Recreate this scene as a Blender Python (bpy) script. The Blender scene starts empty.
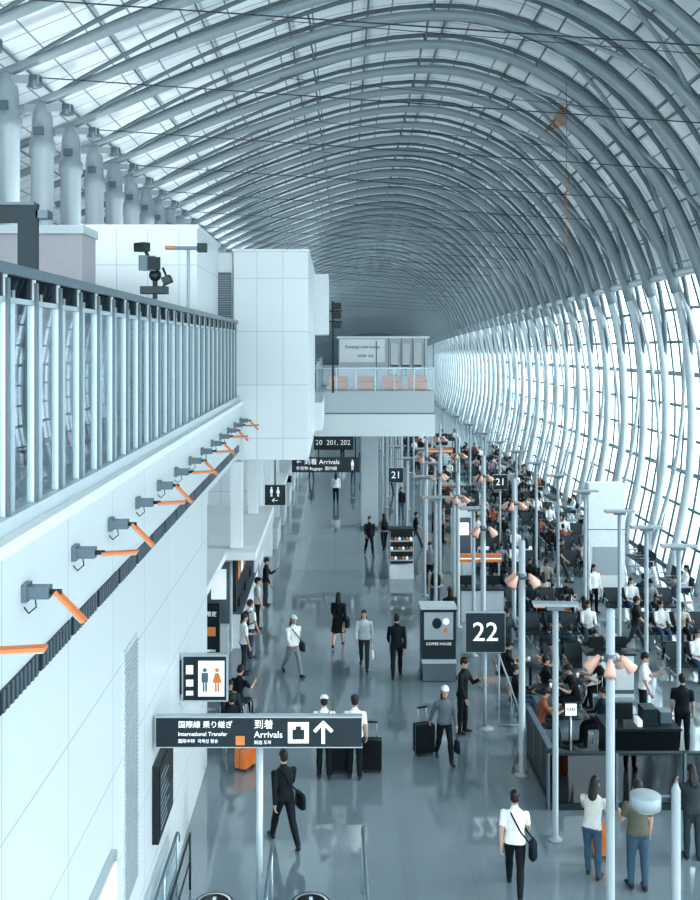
import bpy, math, random
import numpy as np
from mathutils import Vector, Matrix
random.seed(7)
C = bpy.context
sc = C.scene
D = bpy.data

# ------------------------------------------------------------ materials
def mat(name, col, rough=0.5, metal=0.0, emit=0.0, ecol=None, var=0.06, vscale=6.0, spec=0.5):
    m = D.materials.new(name); m.use_nodes = True
    nt = m.node_tree; b = nt.nodes['Principled BSDF']
    b.inputs['Roughness'].default_value = rough
    b.inputs['Metallic'].default_value = metal
    b.inputs['Specular IOR Level'].default_value = spec
    tc = nt.nodes.new('ShaderNodeTexCoord')
    nz = nt.nodes.new('ShaderNodeTexNoise'); nz.inputs['Scale'].default_value = vscale
    nt.links.new(tc.outputs['Object'], nz.inputs['Vector'])
    mx = nt.nodes.new('ShaderNodeMix'); mx.data_type = 'RGBA'
    mx.inputs[6].default_value = (*[c*(1-var) for c in col], 1)
    mx.inputs[7].default_value = (*[min(1, c*(1+var)) for c in col], 1)
    nt.links.new(nz.outputs['Fac'], mx.inputs[0])
    nt.links.new(mx.outputs[2], b.inputs['Base Color'])
    if emit > 0:
        b.inputs['Emission Color'].default_value = (*(ecol or col), 1)
        b.inputs['Emission Strength'].default_value = emit
    return m

def brick_mat(name, col, line, axes, bw, rh, mortar=0.012, rough=0.4, uv=False, offset=0.0):
    m = D.materials.new(name); m.use_nodes = True
    nt = m.node_tree; b = nt.nodes['Principled BSDF']
    b.inputs['Roughness'].default_value = rough
    tc = nt.nodes.new('ShaderNodeTexCoord')
    br = nt.nodes.new('ShaderNodeTexBrick'); br.offset = offset; br.squash = 1
    br.inputs['Scale'].default_value = 1
    br.inputs['Brick Width'].default_value = bw
    br.inputs['Row Height'].default_value = rh
    br.inputs['Mortar Size'].default_value = mortar
    br.inputs['Mortar Smooth'].default_value = 0.1
    br.inputs['Color1'].default_value = (*col, 1)
    br.inputs['Color2'].default_value = (*[c*0.95 for c in col], 1)
    br.inputs['Mortar'].default_value = (*line, 1)
    if uv:
        nt.links.new(tc.outputs['UV'], br.inputs['Vector'])
    else:
        sx = nt.nodes.new('ShaderNodeSeparateXYZ'); cx = nt.nodes.new('ShaderNodeCombineXYZ')
        nt.links.new(tc.outputs['Object'], sx.inputs[0])
        nt.links.new(sx.outputs[axes[0]], cx.inputs[0]); nt.links.new(sx.outputs[axes[1]], cx.inputs[1])
        nt.links.new(cx.outputs[0], br.inputs['Vector'])
    nt.links.new(br.outputs['Color'], b.inputs['Base Color'])
    return m

def glass_mat(name, tint, fac, rough=0.02):
    m = D.materials.new(name); m.use_nodes = True
    nt = m.node_tree; nt.nodes.clear()
    o = nt.nodes.new('ShaderNodeOutputMaterial')
    t = nt.nodes.new('ShaderNodeBsdfTransparent'); t.inputs[0].default_value = (*tint, 1)
    g = nt.nodes.new('ShaderNodeBsdfGlossy'); g.inputs['Roughness'].default_value = rough
    g.inputs[0].default_value = (.9, .95, 1, 1)
    mx = nt.nodes.new('ShaderNodeMixShader'); mx.inputs[0].default_value = fac
    nt.links.new(t.outputs[0], mx.inputs[1]); nt.links.new(g.outputs[0], mx.inputs[2])
    nt.links.new(mx.outputs[0], o.inputs[0])
    return m

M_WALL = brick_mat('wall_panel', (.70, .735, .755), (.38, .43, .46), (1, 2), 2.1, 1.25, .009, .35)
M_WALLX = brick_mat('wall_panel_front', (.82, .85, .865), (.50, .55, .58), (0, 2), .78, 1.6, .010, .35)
M_CEIL = brick_mat('ceiling_panel', (.80, .835, .85), (.20, .25, .28), None, 1.35, 1.07, .028, .5, uv=True)
M_WHITE = mat('white_paint', (.82, .85, .865), .4)
M_CREAM = mat('grey_mauve_wall', (.44, .41, .44), .5)
M_OFF = mat('light_grey_paint', (.55, .60, .63), .4)
M_POLE = mat('pole_grey_paint', (.34, .39, .42), .35)
M_STEEL = mat('steel_paint_grey', (.13, .165, .185), .35, .0)
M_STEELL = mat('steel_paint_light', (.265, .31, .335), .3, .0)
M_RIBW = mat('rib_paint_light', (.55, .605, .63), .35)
M_MULL = mat('mullion_grey', (.085, .125, .15), .4)
M_DARK = mat('dark_metal', (.018, .032, .040), .4, .3)
M_BLACK = mat('black_plastic', (.007, .013, .016), .35)
M_CABLE = mat('cable_dark', (.03, .035, .04), .5)
M_GREY = mat('mid_grey_metal', (.14, .18, .21), .35, .3)
M_ALU = mat('aluminium', (.50, .56, .59), .3, .4)
M_ORANGE = mat('orange_paint', (.80, .22, .065), .45)
M_SHADE = mat('lamp_shade_blush', (.72, .42, .34), .4, emit=.05)
M_SIGN = mat('sign_navy', (.008, .021, .030), .3)
M_SIGNW = mat('sign_white', (.85, .88, .9), .4, emit=.35)
M_SIGNO = mat('sign_orange', (.68, .23, .07), .4, emit=.1)
M_LIT = mat('lit_panel', (.85, .9, .95), .4, emit=.6)
M_SEAT = mat('seat_vinyl', (.028, .042, .050), .4)
M_SEATG = mat('seat_grey', (.40, .45, .48), .4)
M_GLASS = glass_mat('clear_glass', (.76, .81, .83), .14)
M_GLASSB = glass_mat('balustrade_glass', (.80, .87, .90), .05)
M_WGLASS = glass_mat('window_glass', (.87, .94, .97), .05)
M_SMOKE = glass_mat('smoked_glass', (.14, .19, .22), .12)
M_TAN = mat('tan_leather', (.45, .25, .13), .5)
M_RED = mat('flag_red', (.75, .22, .12), .5)
M_SAIL = glass_mat('orange_film', (.98, .55, .42), .04)

def floor_mat():
    m = D.materials.new('polished_floor'); m.use_nodes = True
    nt = m.node_tree; b = nt.nodes['Principled BSDF']
    tc = nt.nodes.new('ShaderNodeTexCoord')
    br = nt.nodes.new('ShaderNodeTexBrick'); br.offset = 0
    br.inputs['Scale'].default_value = 1; br.inputs['Brick Width'].default_value = 1.2
    br.inputs['Row Height'].default_value = 1.2; br.inputs['Mortar Size'].default_value = .005
    br.inputs['Color1'].default_value = (.205, .255, .28, 1); br.inputs['Color2'].default_value = (.198, .247, .272, 1)
    br.inputs['Mortar'].default_value = (.165, .205, .225, 1)
    nt.links.new(tc.outputs['Object'], br.inputs['Vector'])
    nt.links.new(br.outputs['Color'], b.inputs['Base Color'])
    nz = nt.nodes.new('ShaderNodeTexNoise'); nz.inputs['Scale'].default_value = .7; nz.inputs['Detail'].default_value = 4
    nt.links.new(tc.outputs['Object'], nz.inputs['Vector'])
    mr = nt.nodes.new('ShaderNodeMapRange'); mr.inputs[3].default_value = .04; mr.inputs[4].default_value = .09
    nt.links.new(nz.outputs['Fac'], mr.inputs[0]); nt.links.new(mr.outputs[0], b.inputs['Roughness'])
    b.inputs['Specular IOR Level'].default_value = 1.0
    b.inputs['IOR'].default_value = 1.9
    return m
M_FLOOR = floor_mat()

# ------------------------------------------------------------ mesh builder
class MB:
    def __init__(s):
        s.v = []; s.f = []; s.m = []; s.sm = []; s.slots = []; s.n = 0
    def mi(s, m):
        if m not in s.slots: s.slots.append(m)
        return s.slots.index(m)
    def add(s, vs, fs, m, smooth=False):
        o = s.n
        s.v.extend([tuple(map(float, v)) for v in vs]); s.n += len(vs)
        k = s.mi(m)
        for f in fs:
            s.f.append(tuple(i+o for i in f)); s.m.append(k); s.sm.append(smooth)
    def box(s, x0, x1, y0, y1, z0, z1, m):
        vs = [(x, y, z) for z in (z0, z1) for y in (y0, y1) for x in (x0, x1)]
        s.add(vs, [(0, 2, 3, 1), (4, 5, 7, 6), (0, 1, 5, 4), (2, 6, 7, 3), (0, 4, 6, 2), (1, 3, 7, 5)], m)
    def obox(s, c, size, R, m):
        a, b, d = [x/2 for x in size]
        vs = [Vector(c) + R @ Vector((x, y, z)) for z in (-d, d) for y in (-b, b) for x in (-a, a)]
        s.add(vs, [(0, 2, 3, 1), (4, 5, 7, 6), (0, 1, 5, 4), (2, 6, 7, 3), (0, 4, 6, 2), (1, 3, 7, 5)], m)
    def tube(s, pts, r, m, n=8, cap=True, ref=None, flat=1.0):
        P = np.array(pts, float); N = len(P)
        R = np.array([r]*N if np.isscalar(r) else r, float)
        T = np.gradient(P, axis=0) if N > 2 else np.array([P[-1]-P[0]]*N)
        T /= np.linalg.norm(T, axis=1)[:, None]+1e-9
        if ref is None:
            av = np.abs(P[-1]-P[0]); ref = np.eye(3)[int(np.argmin(av))]
        A = np.cross(T, np.array(ref, float)); A /= np.linalg.norm(A, axis=1)[:, None]+1e-9
        B = np.cross(T, A)
        ang = np.arange(n)*2*math.pi/n
        V = P[:, None, :] + R[:, None, None]*(np.cos(ang)[None, :, None]*A[:, None, :]*flat+np.sin(ang)[None, :, None]*B[:, None, :])
        V = V.reshape(-1, 3)
        F = []
        for i in range(N-1):
            for j in range(n):
                k = (j+1) % n
                F.append((i*n+j, i*n+k, (i+1)*n+k, (i+1)*n+j))
        if cap:
            F.append(tuple(range(n))[::-1]); F.append(tuple((N-1)*n+j for j in range(n)))
        s.add(V.tolist(), F, m, True if n > 4 else False)
    def rings(s, rs, m, n=14):
        V = []
        for c, ax, ay in rs:
            for j in range(n):
                a = 2*math.pi*j/n
                V.append(Vector(c)+Vector(ax)*math.cos(a)+Vector(ay)*math.sin(a))
        F = []
        for i in range(len(rs)-1):
            for j in range(n):
                k = (j+1) % n
                F.append((i*n+j, i*n+k, (i+1)*n+k, (i+1)*n+j))
        F.append(tuple(range(n))[::-1]); F.append(tuple((len(rs)-1)*n+j for j in range(n)))
        s.add(V, F, m, True)
    def lathe(s, prof, c, m, n=20):
        s.rings([((c[0], c[1], c[2]+z), (r, 0, 0), (0, r, 0)) for r, z in prof], m, n)
    def ell(s, c, r, m, n=12, k=8, R=None):
        rs = []
        for i in range(k+1):
            t = math.pi*i/k; q = max(math.sin(t), .02)
            cc = Vector((0, 0, -math.cos(t)*r[2])); ax = Vector((r[0]*q, 0, 0)); ay = Vector((0, r[1]*q, 0))
            if R: cc = R@cc; ax = R@ax; ay = R@ay
            rs.append((Vector(c)+cc, ax, ay))
        s.rings(rs, m, n)
    def text(s, txt, size, c, m, rz=0, align='CENTER'):
        cu = D.curves.new('t', 'FONT'); cu.body = txt; cu.size = size; cu.align_x = align; cu.align_y = 'CENTER'
        cu.extrude = .004; cu.resolution_u = 3; cu.offset = size*.006
        ob = D.objects.new('t', cu); C.collection.objects.link(ob)
        dg = C.evaluated_depsgraph_get(); me = D.meshes.new_from_object(ob.evaluated_get(dg))
        Mx = Matrix.Translation(c) @ Matrix.Rotation(rz, 4, 'Z') @ Matrix.Rotation(math.pi/2, 4, 'X')
        s.add([Mx@v.co for v in me.vertices], [tuple(p.vertices) for p in me.polygons], m)
        D.objects.remove(ob); D.curves.remove(cu); D.meshes.remove(me)
    def mesh(s, name):
        me = D.meshes.new(name); me.from_pydata(s.v, [], s.f)
        for m in s.slots: me.materials.append(m)
        me.polygons.foreach_set('material_index', s.m)
        me.polygons.foreach_set('use_smooth', s.sm)
        me.update(); return me
    def build(s, name, loc=(0, 0, 0), rz=0, bevel=0):
        ob = D.objects.new(name, s.mesh(name)); C.collection.objects.link(ob)
        ob.location = loc; ob.rotation_euler = (0, 0, math.radians(rz))
        if bevel:
            b = ob.modifiers.new('bevel', 'BEVEL'); b.width = bevel; b.segments = 2; b.limit_method = 'ANGLE'
        return ob
def place(name, me, loc, rz=0, sc_=1):
    ob = D.objects.new(name, me); C.collection.objects.link(ob)
    ob.location = loc; ob.rotation_euler = (0, 0, math.radians(rz)); ob.scale = (sc_,)*3
    return ob

# ------------------------------------------------------------ vault profile
CH = 9.2
ctrl = [(-24, 0.2), (-16, 4.6), (-9, 7.5), (-4, 9.5), (1, 11.0), (5, 11.1), (8.6, 9.5), (11.5, 6.5), (13.3, 2.8), (14.0, -.8), (14.0, -5), (13.2, -9.2)]
ctrl = [np.array((x, h+CH)) for x, h in ctrl]
def catmull(p, k=12):
    P = [2*p[0]-p[1]]+p+[2*p[-1]-p[-2]]; out = []
    for i in range(1, len(P)-2):
        for j in range(k):
            t = j/k
            out.append(.5*((2*P[i])+(-P[i-1]+P[i+1])*t+(2*P[i-1]-5*P[i]+4*P[i+1]-P[i+2])*t*t+(-P[i-1]+3*P[i]-3*P[i+1]+P[i+2])*t**3))
    out.append(P[-2]); return np.array(out)
pc = catmull(ctrl)
seg = np.r_[0, np.cumsum(np.linalg.norm(np.diff(pc, axis=0), axis=1))]
LT = seg[-1]
tan = np.gradient(pc, axis=0); tan /= np.linalg.norm(tan, axis=1)[:, None]
nor = np.stack([-tan[:, 1], tan[:, 0]], 1)
def drop(Y):
    y = max(Y, 0); return 1-.42*(y/260)**2
def shift(Y):
    y = max(Y, 0); return .00011*y*y
def surf(s, Y, off=0.0):
    x = np.interp(s, seg, pc[:, 0]); z = np.interp(s, seg, pc[:, 1])
    nx = np.interp(s, seg, nor[:, 0]); nz = np.interp(s, seg, nor[:, 1])
    return (x+nx*off+shift(Y), Y, (z+nz*off)*drop(Y) if off == 0 or z > 1 else z*drop(Y))
s_col = np.interp(-9, pc[:60, 0], seg[:60])
iw = [i for i in range(len(pc)) if pc[i, 0] > 12 and pc[i, 1] < CH+2.9][0]
s_win = seg[iw]
Y0, Y1, DY = -4.8, 251.2, 3.2
ribY = np.arange(Y0, Y1+.1, DY)

def grid_surface(name, s0, s1, ns, off, m, Ys):
    S = np.linspace(s0, s1, ns); vs = []; fs = []
    for Y in Ys:
        for q in S: vs.append(surf(q, Y, off))
    for i in range(len(Ys)-1):
        for j in range(ns-1):
            a = i*ns+j; fs.append((a, a+1, a+ns+1, a+ns))
    me = D.meshes.new(name); me.from_pydata(vs, [], fs); me.materials.append(m)
    uv = me.uv_layers.new(name='UVMap')
    for p in me.polygons:
        p.use_smooth = True
        for li in p.loop_indices:
            vi = me.loops[li].vertex_index
            uv.data[li].uv = (S[vi % ns], Ys[vi//ns])
    ob = D.objects.new(name, me); C.collection.objects.link(ob); return ob
grid_surface('ceiling', 0, s_win, 44, 1.05, M_CEIL, ribY)
grid_surface('window_1', s_win, LT, 16, .42, M_WGLASS, ribY)

mb = MB(); mw = MB()
RY = np.array([0, 1, 0.])
for i, Y in enumerate(ribY):
    near = Y < 110
    S = np.linspace(s_col-3.5, s_win+.6, 34 if near else 18)
    rr = .14+.07*np.clip((S-s_col)/(s_win-s_col), 0, 1)
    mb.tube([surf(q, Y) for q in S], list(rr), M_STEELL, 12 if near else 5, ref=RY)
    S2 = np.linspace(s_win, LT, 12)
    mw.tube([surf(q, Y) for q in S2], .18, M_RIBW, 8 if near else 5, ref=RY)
    S3 = np.linspace(s_col+.4, s_win+3.5, 30 if near else 16)
    for sg in (-1, 1):
        pts = []
        for j, q in enumerate(S3):
            w = math.sin(math.pi*j/(len(S3)-1))**.8
            pts.append(surf(q, Y+sg*.95*w, .05+.6*w))
        rc = .065+.045*np.linspace(0, 1, len(S3))
        mb.tube(pts, list(rc), M_STEEL, 6 if near else 4, ref=RY)
        if near:
            for j in range(4, 27, 4):
                mb.tube([surf(S3[j], Y), pts[j]], .035, M_STEEL, 5)
    if i+1 < len(ribY):
        for a, b in ((.60, .80), (.80, 1.0)):
            sa = s_col+(s_win-s_col)*a; sb = s_col+(s_win-s_col)*b
            Sx = np.linspace(sa, sb, 6)
            ys = np.linspace(Y, Y+DY, 6) if (i+int(a*10)//2) % 2 else np.linspace(Y+DY, Y, 6)
            mb.tube([surf(q, yy, .1) for q, yy in zip(Sx, ys)], .085, M_STEELL, 6 if near else 3)
        Sx = np.linspace(s_win, LT-.3, 9)
        yy = np.linspace(Y+DY, Y, 9) if i % 2 else np.linspace(Y, Y+DY, 9)
        mw.tube([surf(q, y_, .15) for q, y_ in zip(Sx, yy)], .085, M_RIBW, 6 if near else 4)
for q in np.arange(.5, s_win, 2.7):
    mb.tube([surf(q, Y, .92) for Y in ribY], .04, M_STEEL, 5, ref=(1, 0, 0))
for q in (s_win-.1,):
    mb.tube([surf(q, Y, .2) for Y in ribY], .16, M_RIBW, 6, ref=(1, 0, 0))
mb.build('roof_truss'); mw.build('window_rib_frame')
mm = MB()
for Y in np.arange(Y0, Y1, DY/3):
    mm.tube([surf(q, Y, .40) for q in np.linspace(s_win, LT, 10)], .05 if Y < 120 else .06, M_MULL, 4, ref=RY)
for k in range(0, 10):
    q = s_win+(LT-s_win)*k/9
    mm.tube([surf(q-.02, Y, .36) for Y in ribY], .065 if k % 3 else .10, M_MULL if k % 3 else M_GREY, 4, ref=(1, 0, 0))
mm.build('window_mullions')
mt = MB()
for i, Y in enumerate(ribY[::2]):
    if Y > 130: break
    a = surf(s_col, Y, -.1); b = surf(s_win-3.5, Y, 0)
    mt.tube([a, b], .017, M_CABLE, 5)
    c = surf(s_col+7, Y+DY, 0); d = surf(s_win-6, Y, 0)
    mt.tube([c, d], .012, M_CABLE, 4)
mt.build('roof_tie_rods')

# columns
cm = MB()
cm.lathe([(.48, 0), (.48, .05), (.34, .12), (.34, 6.6), (.39, 6.65), (.39, 6.95), (.33, 7.0), (.30, 7.6), (.2, 8.0)], (0, 0, 0), M_POLE, 24)
cm.box(-.14, .14, -.42, .42, 7.1, 7.3, M_GREY)
cm.box(-.5, .9, -.16, .16, 7.75, 7.95, M_POLE)
cm.lathe([(.05, 0), (.2, .05), (.2, .3), (.05, .34)], (.75, 0, 7.65), M_GREY, 12)
cme = cm.mesh('roof_column')
ub = MB(); ub.box(-.25, .25, -.5, .5, 0, .16, M_OFF); ub.box(-.22, .22, -.46, .46, .16, .165, M_SIGNW); ub.box(-1.2, -.25, -.05, .05, .02, .1, M_GREY)  # added housing and bracket for the ceiling fill lamps
ume = ub.mesh('added_uplight')
cols_y = ribY[(ribY > 20) & (ribY < 150)]
for i, Y in enumerate(cols_y):
    top = surf(s_col, Y)
    o = place('roof_column', cme, (top[0], Y, 7.4)); o.scale = (1, 1, (top[2]-7.4)/8.05)
ups = [(surf(s_col, Y)[0]+1.55, Y, 11.0) for Y in cols_y[::2]]
for x, Y, z in ups:
    place('added_uplight', ume, (x, Y, z))
    L = D.lights.new('ceiling_fill_lamp', 'AREA'); L.shape = 'RECTANGLE'; L.size = .44; L.size_y = .9  # area lamp added to brighten the ceiling panels
    L.energy = 330; L.color = (.88, .97, 1)
    lo = D.objects.new('ceiling_fill_lamp', L); C.collection.objects.link(lo); lo.location = (x, Y, z+.2); lo.rotation_euler = (math.pi, math.radians(28), 0)
fb = MB(); fb.box(-.4, .4, -.4, .4, 0, .3, M_GREY); fb.box(-.35, .35, -.35, .35, .3, .31, M_SIGNW); fme = fb.mesh('added_vault_light')  # added housing for the fill lamps under the far vault
for Y in (135, 160, 185):
    place('added_vault_light', fme, (-3.25, Y, 6.2))
    L = D.lights.new('ceiling_fill_lamp', 'AREA'); L.size = .6; L.energy = 420; L.color = (.88, .97, 1)  # lamp added to lift the dark far end of the vault
    lo = D.objects.new('ceiling_fill_lamp', L); C.collection.objects.link(lo); lo.location = (-3.25, Y, 6.6); lo.rotation_euler = (math.pi, math.radians(15), 0)

# ------------------------------------------------------------ shell
b = MB(); b.box(-24.5, 22, -6, 256, -.3, 0, M_FLOOR); b.build('floor')
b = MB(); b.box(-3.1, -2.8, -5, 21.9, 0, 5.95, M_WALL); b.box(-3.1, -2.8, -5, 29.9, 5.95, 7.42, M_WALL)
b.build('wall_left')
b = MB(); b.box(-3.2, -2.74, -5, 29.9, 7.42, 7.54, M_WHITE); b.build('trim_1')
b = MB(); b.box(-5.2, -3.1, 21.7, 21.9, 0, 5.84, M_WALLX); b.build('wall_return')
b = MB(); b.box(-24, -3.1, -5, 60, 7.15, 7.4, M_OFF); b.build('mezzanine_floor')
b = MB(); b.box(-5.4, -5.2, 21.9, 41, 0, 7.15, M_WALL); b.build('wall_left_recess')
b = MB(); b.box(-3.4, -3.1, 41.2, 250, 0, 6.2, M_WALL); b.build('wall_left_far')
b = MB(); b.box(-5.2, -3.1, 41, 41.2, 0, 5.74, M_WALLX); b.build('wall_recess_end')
b = MB(); b.box(-5.2, -3.1, 21.9, 41, 5.85, 5.98, M_WHITE); b.build('trim_soffit')
b = MB()
for Y in (43.5, 49, 56, 63, 72, 84, 98, 115):
    b.box(-3.09, -2.75, Y, Y+.45, 0, 5.7, M_WHITE)
for Y in np.arange(44, 130, 6):
    b.box(-3.09, -2.3, Y+.6, Y+5, 2.7, 2.95, M_WHITE); b.box(-3.09, -3.04, Y+.8, Y+4.8, 0.1, 2.6, M_GREY)
    b.box(-3.03, -2.6, Y+1, Y+4, 0, .95, M_OFF)
b.build('concourse_shopfronts')
b = MB()
for Y in (29.5, 35.5): b.box(-3.09, -2.75, Y, Y+.45, 3.2, 5.74, M_WHITE)
b.build('soffit_posts')
b = MB(); b.box(-24, 34, 251.5, 251.8, 0, 16, M_GREY); b.build('wall_end')
b = MB()
for Y in np.arange(6, 29, 1.15):
    b.box(-2.8, -2.775, Y, Y+1.08, 6.12, 6.31, M_DARK)
    for k in range(9): b.box(-2.777, -2.765, Y+.06+k*.115, Y+.10+k*.115, 6.12, 6.31, M_GREY)
b.build('wall_vent_grille')
b = MB(); b.box(-2.799, -2.78, 13.2, 14.1, 1.7, 5.15, M_OFF)
for k in range(56): b.box(-2.78, -2.765, 13.24, 14.06, 1.75+k*.06, 1.775+k*.06, M_SEATG)
b.build('air_return_louver')
b = MB(); b.box(-2.799, -2.72, 11.1, 12.5, 0, 2.9, M_ALU); b.box(-2.73, -2.70, 11.2, 12.4, .2, 2.8, M_LIT); b.build('lightbox_poster', bevel=.01)
b = MB(); b.box(-2.799, -2.7, 15.3, 16.7, 1.55, 2.75, M_BLACK)
b.box(-2.7, -2.69, 15.38, 16.62, 1.63, 2.67, M_SIGN)
for k in range(9): b.box(-2.69, -2.685, 15.45, 15.9+.5*random.random(), 1.7+k*.1, 1.72+k*.1, M_SEATG)
b.build('departure_board', bevel=.01)

# glass partition
b = MB(); X = -2.95
for i, Y in enumerate(np.arange(6.3, 29.8, .85)):
    b.box(X-.035, X+.035, Y, Y+.05, 7.54, 9.85, M_WHITE)
    b.box(X+.035, X+.06, Y-.01, Y+.06, 7.54, 9.8, M_GREY)
    b.box(X-.03, X+.03, Y+.26, Y+.28, 7.54, 9.7, M_ALU)
b.box(X-.05, X+.07, 6.2, 29.8, 9.83, 9.93, M_GREY); b.box(X-.05, X+.09, 6.2, 29.8, 7.54, 7.68, M_OFF)
b.box(X-.03, X+.03, 6.2, 29.8, 9.58, 9.63, M_ALU); b.box(X-.012, X+.012, 6.2, 29.8, 9.63, 9.83, M_SMOKE)
b.box(X-.01, X+.01, 6.2, 29.8, 7.6, 9.58, M_GLASS)
b.build('glass_partition')
b = MB(); b.box(-12, -4.55, 18, 19, 7.4, 11.25, M_CREAM); b.box(-12, -4.5, 17.9, 19, 11.2, 11.35, M_OFF)
b.build('mezzanine_room_wall')
b = MB(); b.box(-6.3, -3.45, 25, 29.5, 7.4, 12.1, M_WALLX); b.box(-6.35, -3.4, 24.9, 29.6, 12.1, 12.2, M_WHITE)
b.build('mezzanine_service_block')
b = MB()
b.box(-4.7, -4.5, 15, 15.2, 7.4, 11.3, M_DARK); b.box(-4.75, -4.45, 14.96, 15.0, 7.4, 11.3, M_DARK); b.box(-8, -4.5, 15, 15.2, 11.05, 11.3, M_DARK)
b.box(-4.48, -4.3, 14.96, 15.24, 11.1, 11.22, M_GREY); b.box(-8, -4.5, 14.96, 15.24, 11.3, 11.34, M_GREY)
b.build('steel_portal_frame')
b = MB()
for Y in np.arange(-4, 60, 1.6): b.box(-20.1, -19.95, Y, Y+.12, 7.4, 12.2, M_MULL)
for Y in np.arange(-4, 60, 3.2): b.tube([(-19.7, Y, 7.4), (-20.4, Y+.6, 9.8), (-19.6, Y+1.2, 12)], .16, M_RIBW, 8, ref=(0, 1, 0))
for z in (7.5, 8.6, 9.8, 11): b.box(-20.08, -19.98, -4, 60, z, z+.1, M_MULL)
b.build('mezzanine_window_frame')
for Y in np.arange(9, 24, 2.6):
    if 16 < Y < 20: continue
    b = MB(); b.box(-7.6, -7.0, Y, Y+1.6, 7.4, 8.25, M_DARK); b.box(-7.65, -6.95, Y-.05, Y+1.65, 8.25, 8.3, M_GREY); b.box(-7.4, -7.2, Y+.3, Y+.8, 8.3, 8.65, M_BLACK); b.build('mezzanine_counter', bevel=.01)

# elevated box
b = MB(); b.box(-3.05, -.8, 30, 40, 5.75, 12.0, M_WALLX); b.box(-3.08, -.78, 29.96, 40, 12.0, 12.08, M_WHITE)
b.box(-3.65, -3.1, 30.3, 40, 7.42, 12.0, M_WHITE); b.box(-3.62, -3.14, 30.27, 30.3, 9.75, 11.4, M_GREY)
for k in range(22): b.box(-3.6, -3.16, 30.24, 30.27, 9.8+k*.07, 9.83+k*.07, M_SEATG)
b.box(-.8, -.25, 38, 42, 9.6, 11.9, M_WHITE); b.box(-3.05, -.5, 40, 48.9, 5.75, 6.9, M_WHITE)
b.build('elevated_plant_box', bevel=.015)

# bridge
b = MB()
b.box(-1.0, 4.85, 49, 54, 5.85, 6.95, M_OFF); b.box(-1.0, 4.9, 49, 54, 4.72, 5.83, M_WHITE); b.box(-1.02, 4.92, 48.95, 54, 5.82, 5.88, M_GREY)
for x in np.arange(-.9, 4.9, .95): b.box(x, x+.05, 48.98, 49.05, 6.95, 8.05, M_ALU)
b.box(-1, 4.87, 48.99, 49.07, 8.03, 8.1, M_ALU); b.box(-1, 4.85, 49.02, 49.04, 7.0, 8.03, M_GLASSB)
b.box(-1, 4.87, 53.9, 53.98, 8.03, 8.1, M_ALU)
for x in (-.98, 2.0, 4.8): b.box(x, x+.06, 49.06, 49.12, 6.95, 9.4, M_GREY)
b.build('footbridge', bevel=.01)
for x in (-.3, 1.0, 2.4, 3.7):
    b = MB(); b.box(0, .95, 0, .5, .05, .38, M_ORANGE); b.box(0, .95, .42, .52, .38, .66, M_ORANGE); b.box(0, .06, 0, .5, .38, .5, M_ORANGE); b.box(.89, .95, 0, .5, .38, .5, M_ORANGE); b.box(.05, .9, .05, .45, 0, .05, M_DARK)
    b.build('lounge_armchair', (x, 50.2, 6.951), bevel=.03)
b = MB(); b.box(1.3, 2.15, 50, 51, 0, 4.70, M_OFF); b.box(1.25, 2.2, 49.95, 51.05, 0, .15, M_GREY); b.build('bridge_pillar', bevel=.02)
b = MB(); b.box(.2, 4.8, 52, 53.5, 6.96, 9.55, M_OFF); b.box(.25, 2.6, 51.9, 52, 8.3, 9.5, M_WHITE)
b.text('Enjoying a new lounge', .2, (1.42, 51.89, 9.1), M_DARK); b.text('wide sky', .24, (1.6, 51.89, 8.65), M_GREY)
for x in (2.9, 3.5, 4.1): b.box(x, x+.4, 51.95, 52, 7.6, 9.3, M_SMOKE)
b.box(.1, 4.9, 51.8, 53.6, 9.55, 9.65, M_WHITE)
for x in (2.75, 3.4, 4.0, 4.6): b.box(x, x+.06, 51.8, 51.86, 6.96, 9.55, M_GREY)
b.build('lounge_kiosk')
b = MB(); b.box(-.15, -.05, 47.9, 48.05, 6.9, 11.3, M_DARK)
for z in (10.9, 10.45, 10.0):
    for x in (-.42, -.05, .18): b.box(x-.12, x+.12, 47.6, 47.95, z, z+.32, M_BLACK)
b.box(-.5, .35, 47.9, 48, 10.8, 10.86, M_DARK); b.box(-.5, .35, 47.9, 48, 10.3, 10.36, M_DARK)
b.build('floodlight_mast', bevel=.02)

# shops on the left
b = MB()
b.box(-5.15, -2.3, 29, 37.5, 2.95, 3.18, M_WHITE); b.box(-5.15, -3.1, 30, 37.4, 0, 2.95, M_OFF)
b.box(-5.1, -3.15, 29.9, 30.0, .3, 2.7, M_GREY); b.box(-3.1, -3.0, 30.3, 37, 1.1, 2.7, M_DARK)
b.box(-3.4, -2.85, 30.3, 37, 0, 1.05, M_WHITE); b.box(-3.42, -2.8, 30.25, 37.05, 1.05, 1.1, M_GREY)
b.box(-2.36, -2.3, 29.0, 37.5, 2.6, 2.95, M_OFF)
for k in range(6): b.box(-2.98, -2.96, 30.6+k*1.05, 31.3+k*1.05, 2.0, 2.6, M_SIGNW if k % 2 else M_SIGNO)
for k in range(3): b.box(-4.9+k*.6, -4.45+k*.6, 29.86, 29.9, 1.6, 2.5, M_SIGNW)
b.box(-3.5, -3.15, 29.5, 29.8, 0, .9, M_WHITE)
for y in (31, 33, 35): b.box(-3.2, -2.95, y, y+.4, 1.1, 1.35, M_BLACK)
b.build('snack_shop', bevel=.01)
b = MB(); b.box(-4.9, -3.0, 23.5, 27.5, 3.3, 3.5, M_WHITE); b.box(-5.15, -4.4, 23.6, 27.4, 0, 3.3, M_OFF)
for k in range(4): b.box(-4.4, -4.36, 23.8+k*.9, 24.5+k*.9, 1, 2.6, M_GREY)
b.box(-3.25, -3.15, 23.0, 23.1, 0, 3.5, M_WHITE)
b.build('vending_shop', bevel=.01)
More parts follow.
